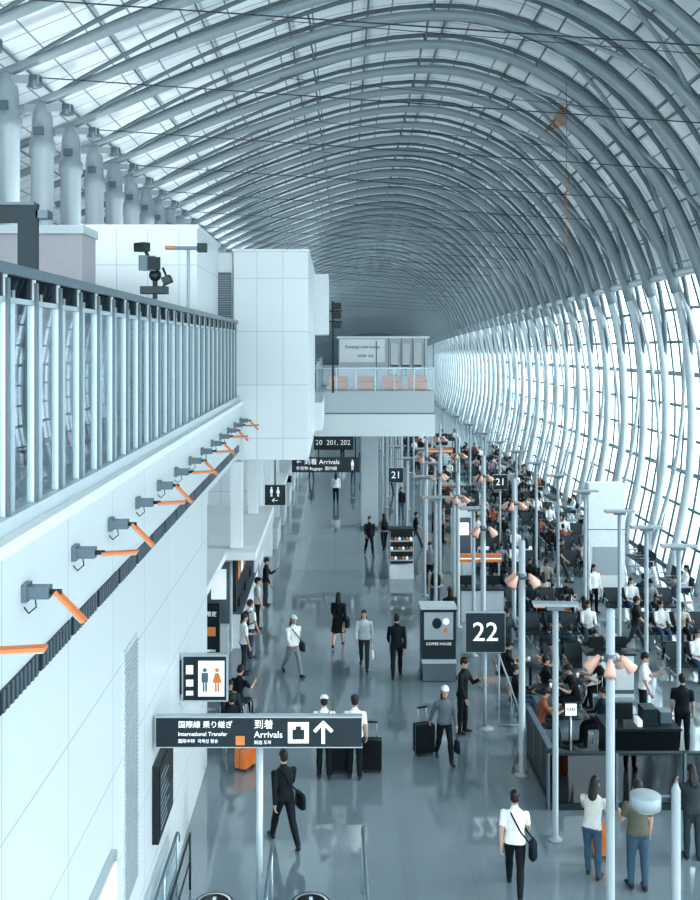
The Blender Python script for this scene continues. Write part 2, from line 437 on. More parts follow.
b = MB(); b.box(-.22, .22, -.1, .1, .1, 2.1, M_BLACK); b.box(-.18, .18, -.12, -.1, .2, 2.0, M_SIGN); b.text('限定', .15, (0, -.13, 1.8), M_SIGNW); b.box(-.12, .12, -.13, -.12, 1.2, 1.45, M_SIGNO); b.text('MENU', .09, (0, -.13, .8), M_SIGNW)
b.box(-.25, .25, -.15, .15, 0, .1, M_GREY); b.build('menu_board', (-3.4, 27.6, 0), bevel=.006)

# wall lamps
for i, Y in enumerate(np.arange(7.3, 29.6, 1.7)):
    b = MB(); z = 6.98
    b.box(0.001, .05, -.09, .09, z-.08, z+.08, M_GREY); b.box(.04, .24, -.065, .065, z-.055, z+.055, M_GREY)
    b.tube([(.1, .0, z-.05), (.12, -.03, z-.13), (.05, -.02, z-.19), (.0, .0, z-.14)], .008, M_BLACK, 6)
    b.tube([(.22, 0, z), (.34, 0, z)], .025, M_DARK, 8)
    if i % 2 == 0: R = Matrix.Rotation(math.radians(-3), 3, 'Y'); c = (.50, 0, z)
    else: R = Matrix.Rotation(math.radians(46), 3, 'Y'); c = (.42, 0, z-.13)
    b.obox(c, (.38, .105, .03), R, M_ORANGE); b.obox(Vector(c)+R@Vector((0, 0, -.022)), (.36, .09, .018), R, M_SEATG)
    b.build('wall_lamp', (-2.8, Y, 0), bevel=.006)

b = MB(); b.tube([(0, 0, 0), (0, 0, .38)], .04, M_DARK, 10)
b.box(-.22, .2, -.12, .12, .08, .2, M_DARK); b.obox((-.05, -.1, .55), (.2, .36, .2), Matrix.Rotation(.5, 3, 'Z'), M_BLACK)
b.obox((-.08, -.25, .55), (.26, .06, .24), Matrix.Rotation(.5, 3, 'Z'), M_GREY); b.ell((.0, 0, .38), (.1, .1, .1), M_DARK)
b.obox((-.2, -.05, .82), (.14, .24, .14), Matrix.Rotation(.9, 3, 'Z'), M_BLACK); b.tube([(0, 0, .4), (-.16, -.03, .8)], .03, M_DARK, 8)
b.tube([(.1, 0, .15), (.2, -.02, .32), (.12, 0, .5)], .02, M_BLACK, 8); b.obox((.2, -.05, .3), (.14, .2, .12), Matrix.Rotation(-.4, 3, 'Y'), M_BLACK)
b.build('security_camera', (-2.86, 15.9, 9.93), bevel=.01)
b = MB(); b.tube([(0, 0, 0), (0, 0, 1.15)], .035, M_POLE, 10); b.box(-.45, .3, -.06, .06, 1.13, 1.19, M_GREY); b.box(-.45, -.25, -.07, .07, 1.15, 1.2, M_ORANGE)
b.box(.18, .36, -.1, .1, 1.08, 1.25, M_DARK)
b.build('arm_floodlight', (-2.86, 19.5, 9.93), bevel=.008)

# ------------------------------------------------------------ signs
def arrow_up(b, x, y, z, s, m):
    b.box(x-s*.08, x+s*.08, y-.01, y, z-s*.5, z+s*.3, m)
    for sg in (-1, 1): b.obox((x+sg*s*.18, y-.006, z+s*.27), (s*.62, .012, s*.15), Matrix.Rotation(sg*math.radians(45), 3, 'Y'), m)
def man_icon(b, x, y, z, s, m, skirt=False):
    b.ell((x, y-.006, z+s*.42), (s*.09, .006, s*.09), m)
    if skirt: b.add([(x-s*.2, y-.012, z-s*.12), (x+s*.2, y-.012, z-s*.12), (x+s*.08, y-.012, z+s*.3), (x-s*.08, y-.012, z+s*.3)], [(0, 1, 2, 3)], m)
    else: b.box(x-s*.14, x+s*.14, y-.01, y, z-s*.1, z+s*.3, m)
    b.box(x-s*.09, x-s*.02, y-.01, y, z-s*.5, z-s*.1, m); b.box(x+s*.02, x+s*.09, y-.01, y, z-s*.5, z-s*.1, m)
b = MB(); x0, x1 = -2.74, .41; y = 15.3; z0, z1 = 3.05, 3.49; zc = (z0+z1)/2
b.box(x0, x1, y, y+.16, z0, z1, M_SIGN); b.box(x0-.01, x1+.01, y+.01, y+.15, z1, z1+.02, M_ALU); b.box(x0-.01, x1+.01, y+.01, y+.15, z0-.02, z0, M_ALU)
b.tube([(-1.16, y+.08, 0), (-1.16, y+.08, z0)], .055, M_ALU, 14); b.lathe([(.16, 0), (.16, .02), (.06, .05)], (-1.16, y+.08, 0), M_ALU)
def tri(b, xs, lines):
    for (t, s_, dz) in lines: b.text(t, s_, (xs, y-.012, zc+dz), M_SIGNW, align='LEFT')
tri(b, x0+.34, [('国際線 乗り継ぎ', .115, .12), ('International Transfer', .085, -.02), ('国际中转  국제선 환승', .065, -.13)])
b.box(x0+1.22, x0+1.36, y-.01, y, zc-.19, zc-.05, M_SIGNO)
tri(b, x0+1.5, [('到着', .15, .12), ('Arrivals', .14, -.03), ('到达 도착', .065, -.15)])
b.box(x0+2.02, x0+2.34, y-.01, y, zc-.16, zc+.16, M_SIGNW); b.box(x0+2.09, x0+2.27, y-.016, y-.008, zc-.1, zc+.05, M_SIGN); b.box(x0+2.14, x0+2.22, y-.016, y-.008, zc+.05, zc+.1, M_SIGN)
arrow_up(b, x0+2.56, y, zc, .34, M_SIGNW)
b.build('arrivals_direction_sign')
b = MB(); y = 18
b.box(-2.76, -1.93, y, y+.14, 2.78, 3.62, M_ALU); b.box(-2.73, -1.96, y-.01, y, 2.81, 3.59, M_SIGN)
b.box(-2.46, -1.99, y-.02, y-.01, 2.88, 3.52, M_SIGNW)
man_icon(b, -2.34, y-.02, 3.18, .42, M_GREY); man_icon(b, -2.12, y-.02, 3.18, .42, M_SIGNO, True)
b.box(-2.68, -2.55, y-.02, y-.01, 3.28, 3.44, M_SIGNW); b.box(-2.68, -2.55, y-.02, y-.01, 3.06, 3.18, M_SIGNW); b.box(-2.68, -2.55, y-.02, y-.01, 2.9, 2.98, M_SIGNW)
b.box(-2.8, -2.76, y+.03, y+.11, 2.9, 3.5, M_DARK)
b.build('restroom_sign', bevel=.006)
def gate_sign(num, X, Y, z0, s, name='gate_number_sign'):
    b = MB(); b.box(-s/2, s/2, -.07, .07, z0, z0+s, M_SIGN); b.box(-s/2-.015, s/2+.015, -.05, .05, z0-.015, z0+s+.015, M_ALU)
    b.text(num, s*.68, (0, -.075, z0+s*.5), M_SIGNW)
    b.tube([(0, .02, 0), (0, .02, z0)], .045, M_POLE, 10)
    b.lathe([(.22, 0), (.22, .02), (.05, .05)], (0, 0.02, 0), M_POLE)
    b.build(name, (X, Y, 0))
gate_sign('22', 3.6, 24.0, 1.85, .93)
gate_sign('21', 2.62, 43, 3.3, .62); gate_sign('21', 7.1, 43, 3.0, .62); gate_sign('20', 6.4, 60, 3.2, .7); gate_sign('19', 5.3, 72, 3.3, .7)
b = MB()
b.tube([(0, 0, 1.75), (.62, 0, .02)], .02, M_POLE, 8); b.tube([(0, 0, .02), (0, 0, 1.75)], .02, M_POLE, 8); b.tube([(0, 0, .04), (.62, 0, .04)], .02, M_POLE, 8); b.tube([(.3, 0, .04), (.3, 0, .9)], .012, M_POLE, 6)
b.build('sign_stand_frame', (3.95, 24.1, 0))
b = MB(); y = 48.7
b.box(-2.1, 1.2, y, y+.15, 3.0, 3.72, M_SIGN); b.text('← 到着 Arrivals', .32, (-1.9, y-.01, 3.5), M_SIGNW, align='LEFT'); b.text('手荷物 Baggage  国内線', .2, (-1.9, y-.01, 3.18), M_SIGNW, align='LEFT')
b.tube([(-.8, y+.07, 3.7), (-.8, y+.07, 4.6), (-.8, y+.6, 4.715)], .03, M_DARK, 8); b.tube([(1.0, y+.07, 3.7), (1.0, y+.07, 4.6), (1.0, y+.6, 4.715)], .03, M_DARK, 8)
man_icon(b, .85, y-.01, 3.36, .5, M_SIGNW); b.build('arrivals_hanging_sign')
b = MB(); y = 52
b.box(-1.1, .95, y, y+.15, 3.75, 4.5, M_SIGN); b.text('20  201, 202', .36, (-.1, y-.01, 4.12), M_SIGNW)
b.tube([(-.8, y+.07, 4.5), (-.8, y+.07, 4.72)], .03, M_DARK, 8); b.tube([(.7, y+.07, 4.5), (.7, y+.07, 4.72)], .03, M_DARK, 8)
b.build('gate_direction_sign')
b = MB(); y = 37.8
b.box(-2.65, -1.88, y, y+.12, 3.15, 3.9, M_SIGN); b.text('←', .3, (-2.27, y-.01, 3.32), M_SIGNW); man_icon(b, -2.4, y-.01, 3.65, .36, M_SIGNW); man_icon(b, -2.15, y-.01, 3.65, .36, M_SIGNW, True)
b.tube([(-2.27, y+.06, 3.9), (-2.27, y+.06, 5.75)], .025, M_DARK, 8); b.build('restroom_hanging_sign')
for X in (-2.0, -.4):
    b = MB(); b.lathe([(.32, 0), (.32, .004)], (0, 0, 0), M_SIGN, 32); b.lathe([(.29, .004), (.29, .006)], (0, 0, 0), M_WHITE, 32); b.lathe([(.25, .006), (.25, .007)], (0, 0, 0), M_SIGN, 32)
    b.box(-.03, .03, -.16, .16, .007, .009, M_WHITE); b.box(-.14, .14, -.03, .03, .007, .009, M_WHITE); b.build('floor_marker', (X, 16.5, 0))

def railing(X, ya, yb):
    b = MB()
    n = max(2, int((yb-ya)/1.1)+1)
    for yy in np.linspace(ya, yb, n):
        b.tube([(0, yy, 0), (0, yy, 1.1)], .022, M_ALU, 8)
    b.tube([(0, ya, 1.1), (0, yb, 1.1), (0, yb+.12, 1.03), (0, yb+.14, .9)], .028, M_GREY, 8, ref=(1, 0, 0))
    b.tube([(0, ya, .95), (0, yb, .95)], .012, M_ALU, 6); b.box(-.006, .006, ya, yb, .12, .9, M_GLASSB)
    b.build('handrail', (X, 0, 0))
railing(.47, 13.6, 16.8); railing(-1.02, 13.6, 16.1); railing(-2.62, 12.8, 16.6)
b = MB(); b.tube([(0, 13.2, .95), (0, 16.9, .95)], .02, M_DARK, 8); b.tube([(0, 16.9, .95), (0, 16.9, 0)], .02, M_DARK, 8); b.tube([(0, 15, .95), (0, 15, 0)], .02, M_DARK, 8)
b.tube([(0, 13.2, .95), (0, 13.2, 0)], .02, M_DARK, 8); b.tube([(0, 13.2, .5), (0, 16.9, .5)], .014, M_DARK, 8); b.build('guard_rail', (-2.45, 0, 0))

# ------------------------------------------------------------ lamps on poles
b = MB(); b.lathe([(.16, 0), (.16, .03), (.07, .06), (.07, 5.0), (.05, 5.03)], (0, 0, 0), M_POLE, 16)
b.lathe([(.1, 4.2), (.1, 4.32)], (0, 0, 0), M_GREY, 16)
for a in (10, 130, 215, 320):
    d = Vector((math.cos(math.radians(a)), math.sin(math.radians(a)), 0))
    b.tube([(0, 0, 4.2), d*.2+Vector((0, 0, 4.22))], .018, M_GREY, 6)
    p0 = d*.17+Vector((0, 0, 4.28)); p1 = d*.35+Vector((0, 0, 4.07))
    b.tube([p0, p0.lerp(p1, .3), p1], [.035, .055, .10], M_SHADE, 14)
cone_me = b.mesh('cone_lamp_post')
b = MB(); b.lathe([(.14, 0), (.14, .03), (.055, .06), (.055, 4.35)], (0, 0, 0), M_POLE, 14)
b.box(-.42, .42, -.12, .12, 4.36, 4.41, M_POLE); b.box(-.16, .16, -.08, .08, 4.28, 4.36, M_GREY)
b.box(-.40, -.2, -.10, .10, 4.33, 4.36, M_ORANGE)
pad_me = b.mesh('paddle_lamp_post')
for i, Y in enumerate(np.arange(15.8, 120, 5.6)):
    if 48 < Y < 55: continue
    place('cone_lamp_post', cone_me, (4.0+(.35 if i == 0 else 0), Y, 0), random.uniform(0, 90))
for Y in (18.6, 29.6, 34.5, 41, 46.5, 56, 61, 64, 71):
    place('paddle_lamp_post', pad_me, (4.1, Y, 0), random.uniform(-10, 10))
for Y in (24, 26.5, 29, 33, 37, 41, 45.5, 50, 55, 61, 68, 76, 85):
    place('paddle_lamp_post', pad_me, (8.25, Y, 0), random.uniform(-10, 10))
for Y in (31, 36, 42, 47, 56, 60, 68, 78, 90):
    place('paddle_lamp_post', pad_me, (3.0+random.uniform(-.1, .3), Y+.7, 0), random.uniform(-10, 10))
for Y in (30, 36.5, 44, 52, 60, 70):
    place('cone_lamp_post', cone_me, (5.6, Y+1.3, 0), 30)
b = MB(); b.lathe([(.16, 0), (.16, .03), (.07, .06), (.07, 2.35), (.03, 2.45)], (0, 0, 0), M_POLE, 16)
b.tube([(0, 0, 2.25), (-.35, 0, 2.25)], .02, M_GREY, 8); b.lathe([(.235, 2.08), (.235, 2.27), (.22, 2.28)], (-.47, 0, 0), M_POLE, 24); b.lathe([(.2, 2.06), (.2, 2.08)], (-.47, 0, 0), M_SIGNW, 24)
b.build('drum_lamp_post', (5.25, 15.4, 0))

def kiosk(X, Y, goods=False):
    b = MB()
    if not goods:
        b.box(-.47, .47, -.3, .3, .08, 1.95, M_DARK); b.box(-.5, .5, -.33, .33, 0, .1, M_BLACK); b.box(-.5, .5, -.33, .33, 1.93, 2.0, M_OFF)
        b.box(-.4, .4, -.315, -.3, 1.1, 1.85, M_SEATG); b.ell((-.05, -.32, 1.55), (.13, .008, .15), M_SIGN); b.ell((.2, -.32, 1.36), (.06, .008, .07), M_SIGNO); b.ell((.2, -.32, 1.6), (.09, .008, .09), M_SIGNW)
        b.text('COFFEE HOUSE', .1, (0, -.31, .98), M_SIGNW); b.box(-.47, .47, -.5, -.3, .5, .56, M_OFF); b.box(-.45, .45, -.48, -.3, .02, .5, M_GREY)
    else:
        b.box(-.47, .47, -.3, .3, 0, .55, M_WHITE); b.box(-.47, .47, .0, .3, .55, 1.9, M_DARK); b.box(-.5, .5, -.32, .32, 1.88, 1.98, M_DARK)
        for k in range(3):
            b.box(-.47, .47, -.28, .0, .7+k*.38, .73+k*.38, M_OFF)
            for q in range(6): b.ell((-.38+q*.15, -.15, .8+k*.38), (.06, .06, .07), (M_SIGNO, M_SIGNW, M_GREY)[(q+k) % 3], 8, 6)
        for x in (-.47, .44): b.box(x, x+.03, -.3, -.27, .55, 1.9, M_ALU)
    b.build('snack_display' if goods else 'advertising_kiosk', (X, Y, 0), bevel=.01 if not goods else 0)
kiosk(2.85, 27.8); kiosk(2.62, 39.6, True)

def gate_counter(X, Y, w=2.0, hz=2.5):
    b = MB(); b.box(-w/2, w/2, -.3, .3, 0, 1.05, M_OFF); b.box(-w/2-.05, w/2+.05, -.36, .34, 1.05, 1.1, M_DARK)
    for x in (-w/2+.05, w/2-.1): b.box(x, x+.06, .2, .26, 1.1, hz, M_ALU)
    b.box(-w/2, w/2, .1, .32, hz, hz+.26, M_ORANGE); b.box(-w/2, w/2, .09, .1, hz+.1, hz+.14, M_SIGNW)
    for x in (-.5, .4): b.box(x-.22, x+.22, -.05, .0, 1.18, 1.48, M_BLACK); b.box(x-.03, x+.03, -.05, .05, 1.1, 1.2, M_BLACK)
    b.build('gate_counter', (X, Y, 0), bevel=.01)
gate_counter(4.9, 33.5, 1.4, 1.9); gate_counter(6.2, 61, 2, 2.6)
b = MB(); b.box(-.6, .6, -.3, .3, 0, 1.1, M_WHITE); b.box(-.65, .65, -.35, .35, 1.1, 1.15, M_DARK); b.box(-.5, -.1, 0, .05, 1.2, 1.5, M_BLACK); b.box(.1, .5, 0, .05, 1.2, 1.5, M_BLACK); b.box(-.35, .35, -.02, .02, 1.14, 1.22, M_BLACK); b.box(-.6, .6, -.31, -.3, .1, .2, M_GREY)
b.build('check_in_counter', (7.2, 26.4, 0), bevel=.01)

b = MB(); b.box(-.65, .65, -.3, .3, 0, 4.25, M_WHITE); b.box(-.7, .7, -.33, .33, 0, .12, M_GREY); b.box(-.5, .5, -.32, -.3, 1, 2.0, M_SEATG); b.box(-.66, .66, -.31, -.3, 2.6, 2.63, M_GREY)
b.build('service_pylon', (9.7, 36, 0), bevel=.02)
b = MB(); b.box(-.4, .4, -.3, .3, 0, 2.6, M_WHITE); b.box(-.33, .33, -.32, -.3, .8, 2.3, M_GREY); b.box(-.25, .25, -.33, -.32, 1.6, 2.1, M_LIT)
b.build('information_pylon', (5.1, 40.3, 0), bevel=.02)

# cafe enclosure
b = MB()
b.box(4.25, 9.6, 19.8, 19.86, .12, 1.08, M_SMOKE); b.box(4.2, 9.6, 19.77, 19.89, 1.08, 1.13, M_DARK); b.box(4.2, 9.6, 19.77, 19.89, 0, .12, M_DARK)
b.box(4.3, 9.6, 19.88, 19.93, .1, 1.05, M_BLACK)
for x in np.arange(4.2, 9.7, 1.35): b.box(x, x+.05, 19.76, 19.9, 0, 1.13, M_GREY)
b.build('cafe_partition', bevel=.005)
b = MB()
b.box(-.03, .03, 0, 2.4, .1, 1.1, M_BLACK); b.box(-.06, .06, 0, 2.4, 1.1, 1.14, M_GREY); b.box(-.05, .05, 0, 2.4, 0, .1, M_DARK)
for y in (0, .8, 1.6, 2.36): b.box(-.045, .045, y, y+.04, 0, 1.14, M_GREY)
b.build('cafe_side_screen', (4.32, 19.96, 0), bevel=.005)
b = MB()
b.box(5.8, 7.3, 21.3, 22.0, 0, 1.0, M_BLACK); b.box(5.75, 7.35, 21.2, 22.05, 1.0, 1.06, M_DARK)
b.box(5.9, 6.4, 21.5, 21.56, 1.15, 1.5, M_BLACK); b.box(6.1, 6.2, 21.5, 21.6, 1.05, 1.16, M_BLACK)
b.box(6.6, 6.9, 21.4, 21.8, 1.06, 1.4, M_DARK); b.box(7.0, 7.25, 21.5, 21.8, 1.06, 1.3, M_GREY); b.box(6.45, 6.55, 21.3, 21.6, 1.06, 1.2, M_SIGNW)
b.box(5.8, 7.3, 21.29, 21.3, .3, .34, M_OFF)
b.build('cafe_service_counter', bevel=.01)
b = MB(); b.box(-.12, .12, -.02, .02, 1.35, 1.6, M_SIGNW); b.box(-.14, .14, -.01, .03, 1.33, 1.62, M_BLACK); b.tube([(0, .01, 0), (0, .01, 1.35)], .02, M_ALU, 8); b.lathe([(.17, 0), (.17, .02), (.03, .04)], (0, 0, 0), M_DARK)
b.text('CAFE', .08, (0, -.025, 1.48), M_SIGN)
b.build('notice_stand', (5.0, 21.2, 0))
b = MB(); b.lathe([(.27, 0), (.27, .02), (.04, .05), (.035, .71), (.1, .72), (.38, .73), (.38, .76)], (0, 0, 0), M_DARK, 24)
b.lathe([(.025, .76), (.035, .86)], (.12, .05, 0), M_SIGNW, 12)
tab_me = b.mesh('cafe_table')
b = MB(); b.lathe([(.2, .44), (.22, .46), (.22, .49), (.2, .5)], (0, 0, 0), M_SEAT, 18)
for a in (45, 135, 225, 315):
    c_, s_ = math.cos(math.radians(a)), math.sin(math.radians(a)); b.tube([(c_*.14, s_*.14, .45), (c_*.23, s_*.23, 0)], .014, M_ALU, 6)
b.tube([(.19, .12, .46), (.2, .2, .65), (.12, .24, .82), (-.12, .24, .82), (-.2, .2, .65), (-.19, .12, .46)], .014, M_ALU, 6, ref=(0, 1, 0.3))
b.box(-.16, .16, .215, .245, .66, .84, M_TAN)
chair_me = b.mesh('cafe_chair')

b = MB()
for k in range(4):
    x = -1.16+k*.58
    b.obox((x+.29, .0, .43), (.5, .48, .06), Matrix.Rotation(.06, 3, 'X'), M_SEAT)
    b.obox((x+.29, .26, .68), (.5, .05, .46), Matrix.Rotation(-.18, 3, 'X'), M_SEAT)
    b.obox((x+.29, .292, .80), (.5, .03, .12), Matrix.Rotation(-.18, 3, 'X'), M_SEATG)
for k in range(5):
    x = -1.16+k*.58
    b.box(x-.02, x+.02, -.18, .22, .60, .635, M_ALU); b.box(x-.015, x+.015, .15, .19, .38, .6, M_ALU)
b.box(-1.16, 1.16, .02, .1, .33, .39, M_GREY)
for x in (-.85, .85):
    b.tube([(x, .06, .36), (x, .06, .05)], .03, M_ALU, 8); b.box(x-.03, x+.03, -.25, .35, 0, .05, M_ALU)
bench_me = b.mesh('airport_bench')

# ------------------------------------------------------------ people
_mc = {}
def cm_(c, r=.7):
    k = tuple(round(x, 3) for x in c)
    if k not in _mc: _mc[k] = mat('cloth_%d' % len(_mc), c, r, var=.15, vscale=14, spec=.25)
    return _mc[k]
SKIN = mat('skin', (.52, .33, .25), .5, var=.04); HAIRB = mat('hair_black', (.010, .009, .009), .5); EYE = mat('eye_dark', (.01, .01, .01), .2); LIP = mat('lip', (.45, .18, .15), .5)
def rad(a): return math.radians(a)
POSE = {
 'stand': dict(L=(3, 3), R=(-2, 2), aL=(4, 8, 14), aR=(6, 8, 18), lean=1),
 'stand2': dict(L=(7, 9), R=(-3, 1), aL=(15, 8, 70), aR=(4, 9, 12), lean=2),
 'walk': dict(L=(26, 6), R=(-20, 20), aL=(-22, 7, 15), aR=(24, 7, 28), lean=4, fR=32),
 'walk2': dict(L=(-18, 24), R=(22, 4), aL=(20, 7, 30), aR=(-18, 7, 12), lean=4, fL=30),
 'phone': dict(L=(4, 6), R=(-2, 2), aL=(30, 6, 95), aR=(8, 8, 16), lean=4, head=20),
 'pull': dict(L=(20, 5), R=(-16, 16), aL=(10, 8, 20), aR=(-30, 14, 5), lean=3, fR=24),
 'lean': dict(L=(12, 6), R=(4, 4), aL=(30, 8, 40), aR=(24, 8, 50), lean=16, head=20),
 'sit': dict(L=(84, 84), R=(86, 80), aL=(28, 6, 62), aR=(30, 5, 60), lean=-4, head=12),
 'sit2': dict(L=(86, 92), R=(82, 74), aL=(22, 14, 90), aR=(40, 8, 70), lean=14, head=24),
}
def person_mesh(name, pose, shirt, pants, shoes=(.03, .03, .035), sleeve=.6, shorts=False, skirt=False, hair='short', haircol=None, cap=None, pack=None, sbag=None, hbag=None, loose=1.0, vox=.016):
    p = POSE[pose]; b = MB(); K = SKIN
    bones = []
    lean = rad(p['lean']); u = Vector((0, -math.sin(lean), math.cos(lean))); f = Vector((0, -math.cos(lean), -math.sin(lean))); X = Vector((1, 0, 0))
    pel = Vector((0, 0, .93))
    def at(d, x=0, y=0): return pel+u*d+X*x+f*y
    L_ = loose
    rs = [(-.10, .13, .09), (-.04, .165*L_, .115*L_), (.04, .168*L_, .118*L_), (.14, .148*L_, .105*L_), (.26, .155*L_, .115), (.37, .175, .12), (.44, .178, .105), (.49, .13, .085), (.525, .07, .065), (.56, .056, .058), (.64, .052, .056)]
    b.rings([(at(d), X*a, f*c) for d, a, c in rs], K, 20)
    bones.append((at(-.1), at(.0), .15, .15, 'pants')); bones.append((at(.06), at(.46), .14, .14, 'shirt')); bones.append((at(.535), at(.62), .05, .05, 'skin'))
    hp = rad(p.get('head', 4)); hc = at(.70)+Vector((0, -.01, 0))
    Rh = Matrix.Rotation(lean*.5+hp, 3, 'X')
    def H(x, y, z): return hc+Rh@Vector((x, y, z))
    hr = [(-.118, .028, .03, -.045), (-.10, .045, .055, -.03), (-.065, .058, .078, -.012), (-.02, .068, .09, -.002), (.02, .073, .095, .002), (.06, .073, .094, .006), (.09, .06, .078, .01), (.112, .034, .045, .012), (.12, .01, .015, .012)]
    b.rings([(H(0, yo, z), Rh@Vector((a, 0, 0)), Rh@Vector((0, c, 0))) for z, a, c, yo in hr], K, 16)
    b.ell(H(0, -.098, -.018), (.012, .018, .02), K, 8, 6)
    for sg in (-1, 1): b.ell(H(sg*.074, .008, -.01), (.011, .02, .032), K, 8, 6)
    bones.append((H(0, 0, -.08), H(0, 0, .08), .075, .08, 'skin'))
    hands = []
    for sg, key in ((1, 'aL'), (-1, 'aR')):
        a, ab, el = p[key]; a = rad(a)+lean*.3; ab = rad(ab)
        sh = at(.435, sg*.185)
        d1 = Vector((sg*math.sin(ab), -math.sin(a)*math.cos(ab), -math.cos(a)*math.cos(ab)))
        e = sh+d1*.29; a2 = a+rad(el); inn = -sg*.25*min(1, el/60)
        d2 = Vector((sg*math.sin(ab)*.6+inn, -math.sin(a2), -math.cos(a2))).normalized(); w = e+d2*.25
        q = 1.12 if sleeve > .5 else 1
        b.tube([at(.43, sg*.1), sh, sh.lerp(e, .5), e, e.lerp(w, .3), w, w+d2*.02], [.07, .062*q, .05*q, .042*(1.1 if sleeve > 1 else 1), .041*(1.15 if sleeve > 1 else 1), .03*(1.25 if sleeve > 1 else 1), .026], K, 12)
        b.ell(sh, (.064, .062, .06), K)
        bones.append((sh, e, .055, .043, 'ua')); bones.append((e, w, .042, .03, 'fa'))
        fw = Vector((0, -1, 0)); fw = (fw-d2*fw.dot(d2)); fw = fw.normalized() if fw.length > .2 else Vector((0, 0, 1)); th = d2.cross(fw).normalized()
        if th.dot(Vector((-sg, 0, 0))) < 0: th = -th
        b.rings([(w+d2*.0, fw*.026, th*.02), (w+d2*.035, fw*.038, th*.016), (w+d2*.075, fw*.041, th*.015), (w+d2*.095, fw*.034, th*.012)], K, 12)
        bones.append((w+d2*.01, w+d2*.09, .03, .03, 'skin')); hands.append((w, d2, fw, th, sg))
    for sg, key, fk in ((1, 'L', 'fL'), (-1, 'R', 'fR')):
        t, k = p[key]; t = rad(t); k = rad(k); hip = pel+Vector((sg*.088, 0, -.04)); spl = .04 if pose.startswith('sit') else .012
        d1 = Vector((sg*spl*2, -math.sin(t), -math.cos(t))).normalized(); kn = hip+d1*.42
        t2 = t-k; d2 = Vector((sg*.01, -math.sin(t2), -math.cos(t2))).normalized(); an = kn+d2*.40
        lo = 1.0 if (shorts or skirt) else 1.2
        b.tube([hip+Vector((0, 0, .06)), hip, hip.lerp(kn, .5), kn.lerp(hip, .06), kn.lerp(an, .25), kn.lerp(an, .6), an, an+d2*.03], [.08, .092*L_, .078*L_, .062*L_, .058*lo, .049*lo, .038*lo*1.1, .034], K, 14)
        b.ell(hip+Vector((0, .02, .02)), (.095, .1, .1), K)
        bones.append((hip, kn, .085, .06, 'thigh')); bones.append((kn, an, .055, .04, 'shank'))
        fp = rad(p.get(fk, 0)); fd = Vector((sg*.12, -math.cos(fp), -math.sin(fp))).normalized(); fu = Vector((0, -math.sin(fp), math.cos(fp)))
        hl = an-fu*.04-fd*.05
        sx = Vector((1, 0, 0))
        b.rings([(hl-fd*.015, sx*.02, fu*.02), (hl, sx*.036, fu*.042), (hl+fd*.06, sx*.04, fu*.05), (hl+fd*.13, sx*.046, fu*.036), (hl+fd*.2, sx*.046, fu*.03), (hl+fd*.235, sx*.03, fu*.02)], K, 14)
        bones.append((hl, hl+fd*.2-fu*.01, .045, .04, 'shoe'))
    if skirt:
        b.rings([(at(.1), X*.14, f*.1), (at(0), X*.185, f*.13), (pel+Vector((0, 0, -.2)), X*.21, f*.17), (pel+Vector((0, 0, -.42)), X*.24, f*.2), (pel+Vector((0, 0, -.44)), X*.2, f*.16)], K, 20)
    me = b.mesh('tmp'); ob = D.objects.new('tmp', me); C.collection.objects.link(ob)
    r = ob.modifiers.new('r', 'REMESH'); r.mode = 'VOXEL'; r.voxel_size = vox
    s = ob.modifiers.new('s', 'SMOOTH'); s.iterations = 3; s.factor = .5
    dg = C.evaluated_depsgraph_get(); m2 = D.meshes.new_from_object(ob.evaluated_get(dg))
    nv = len(m2.vertices); co = np.empty(nv*3); m2.vertices.foreach_get('co', co); co = co.reshape(-1, 3)
    faces = [tuple(q.vertices) for q in m2.polygons]; fc = np.array([co[list(q)].mean(axis=0) for q in faces])
    D.objects.remove(ob); D.meshes.remove(me); D.meshes.remove(m2)
    best = np.full(len(fc), 1e9); lab = np.zeros(len(fc), int); tt = np.zeros(len(fc))
    for i, (a, c, ra, rb, l) in enumerate(bones):
        a = np.array(a); c = np.array(c); d = c-a; t = np.clip(((fc-a)@d)/(d@d), 0, 1)
        dist = np.linalg.norm(fc-a-t[:, None]*d, axis=1)-(ra+(rb-ra)*t)
        w = dist < best; best[w] = dist[w]; lab[w] = i; tt[w] = t[w]
    mats = dict(skin=SKIN, hair=haircol or HAIRB, shirt=cm_(shirt), pants=cm_(pants), shoe=cm_(shoes, .4))
    o = MB(); keys = list(mats)
    kidx = {}
    for kx in keys: kidx[kx] = o.mi(mats[kx])
    U = np.array(u); P0 = np.array(pel); dd = (fc-P0)@U
    mi = []
    for i in range(len(fc)):
        l = bones[lab[i]][4]; t = tt[i]
        if l in ('pants', 'shirt'): k = 'shirt' if dd[i] > -.03 else 'pants'
        elif l == 'thigh':
            k = 'pants'
            if dd[i] > -.03 and not pose.startswith('sit'): k = 'shirt'
            if skirt and fc[i, 2] < .5 and t > .95: k = 'skin'
        elif l == 'shank': k = ('skin' if (skirt and fc[i, 2] < .49) or (shorts and t > .12) else 'pants')
        elif l == 'ua': k = 'shirt' if t < sleeve*1.2 or sleeve > 1 else 'skin'
        elif l == 'fa': k = 'shirt' if sleeve > 1 and t < .95 else 'skin'
        elif l == 'shoe': k = 'shoe'
        else: k = 'skin'
        mi.append(kidx[k])
    o.v = [tuple(x) for x in co.tolist()]; o.n = nv; o.f = faces; o.m = mi; o.sm = [True]*len(faces)
    for sg in (-1, 1):
        o.ell(H(sg*.03, -.089, .0), (.011, .006, .006), EYE, 8, 6); o.ell(H(sg*.03, -.092, .02), (.017, .005, .004), mats['hair'], 8, 4)
    o.ell(H(0, -.093, -.062), (.02, .006, .006), LIP, 8, 4)
    hm = mats['hair']
    o.ell(H(0, .02, .042), (.084, .106, .092), hm, 16, 12, Rh)
    o.ell(H(0, .045, -.005), (.078, .075, .08), hm, 14, 10, Rh)
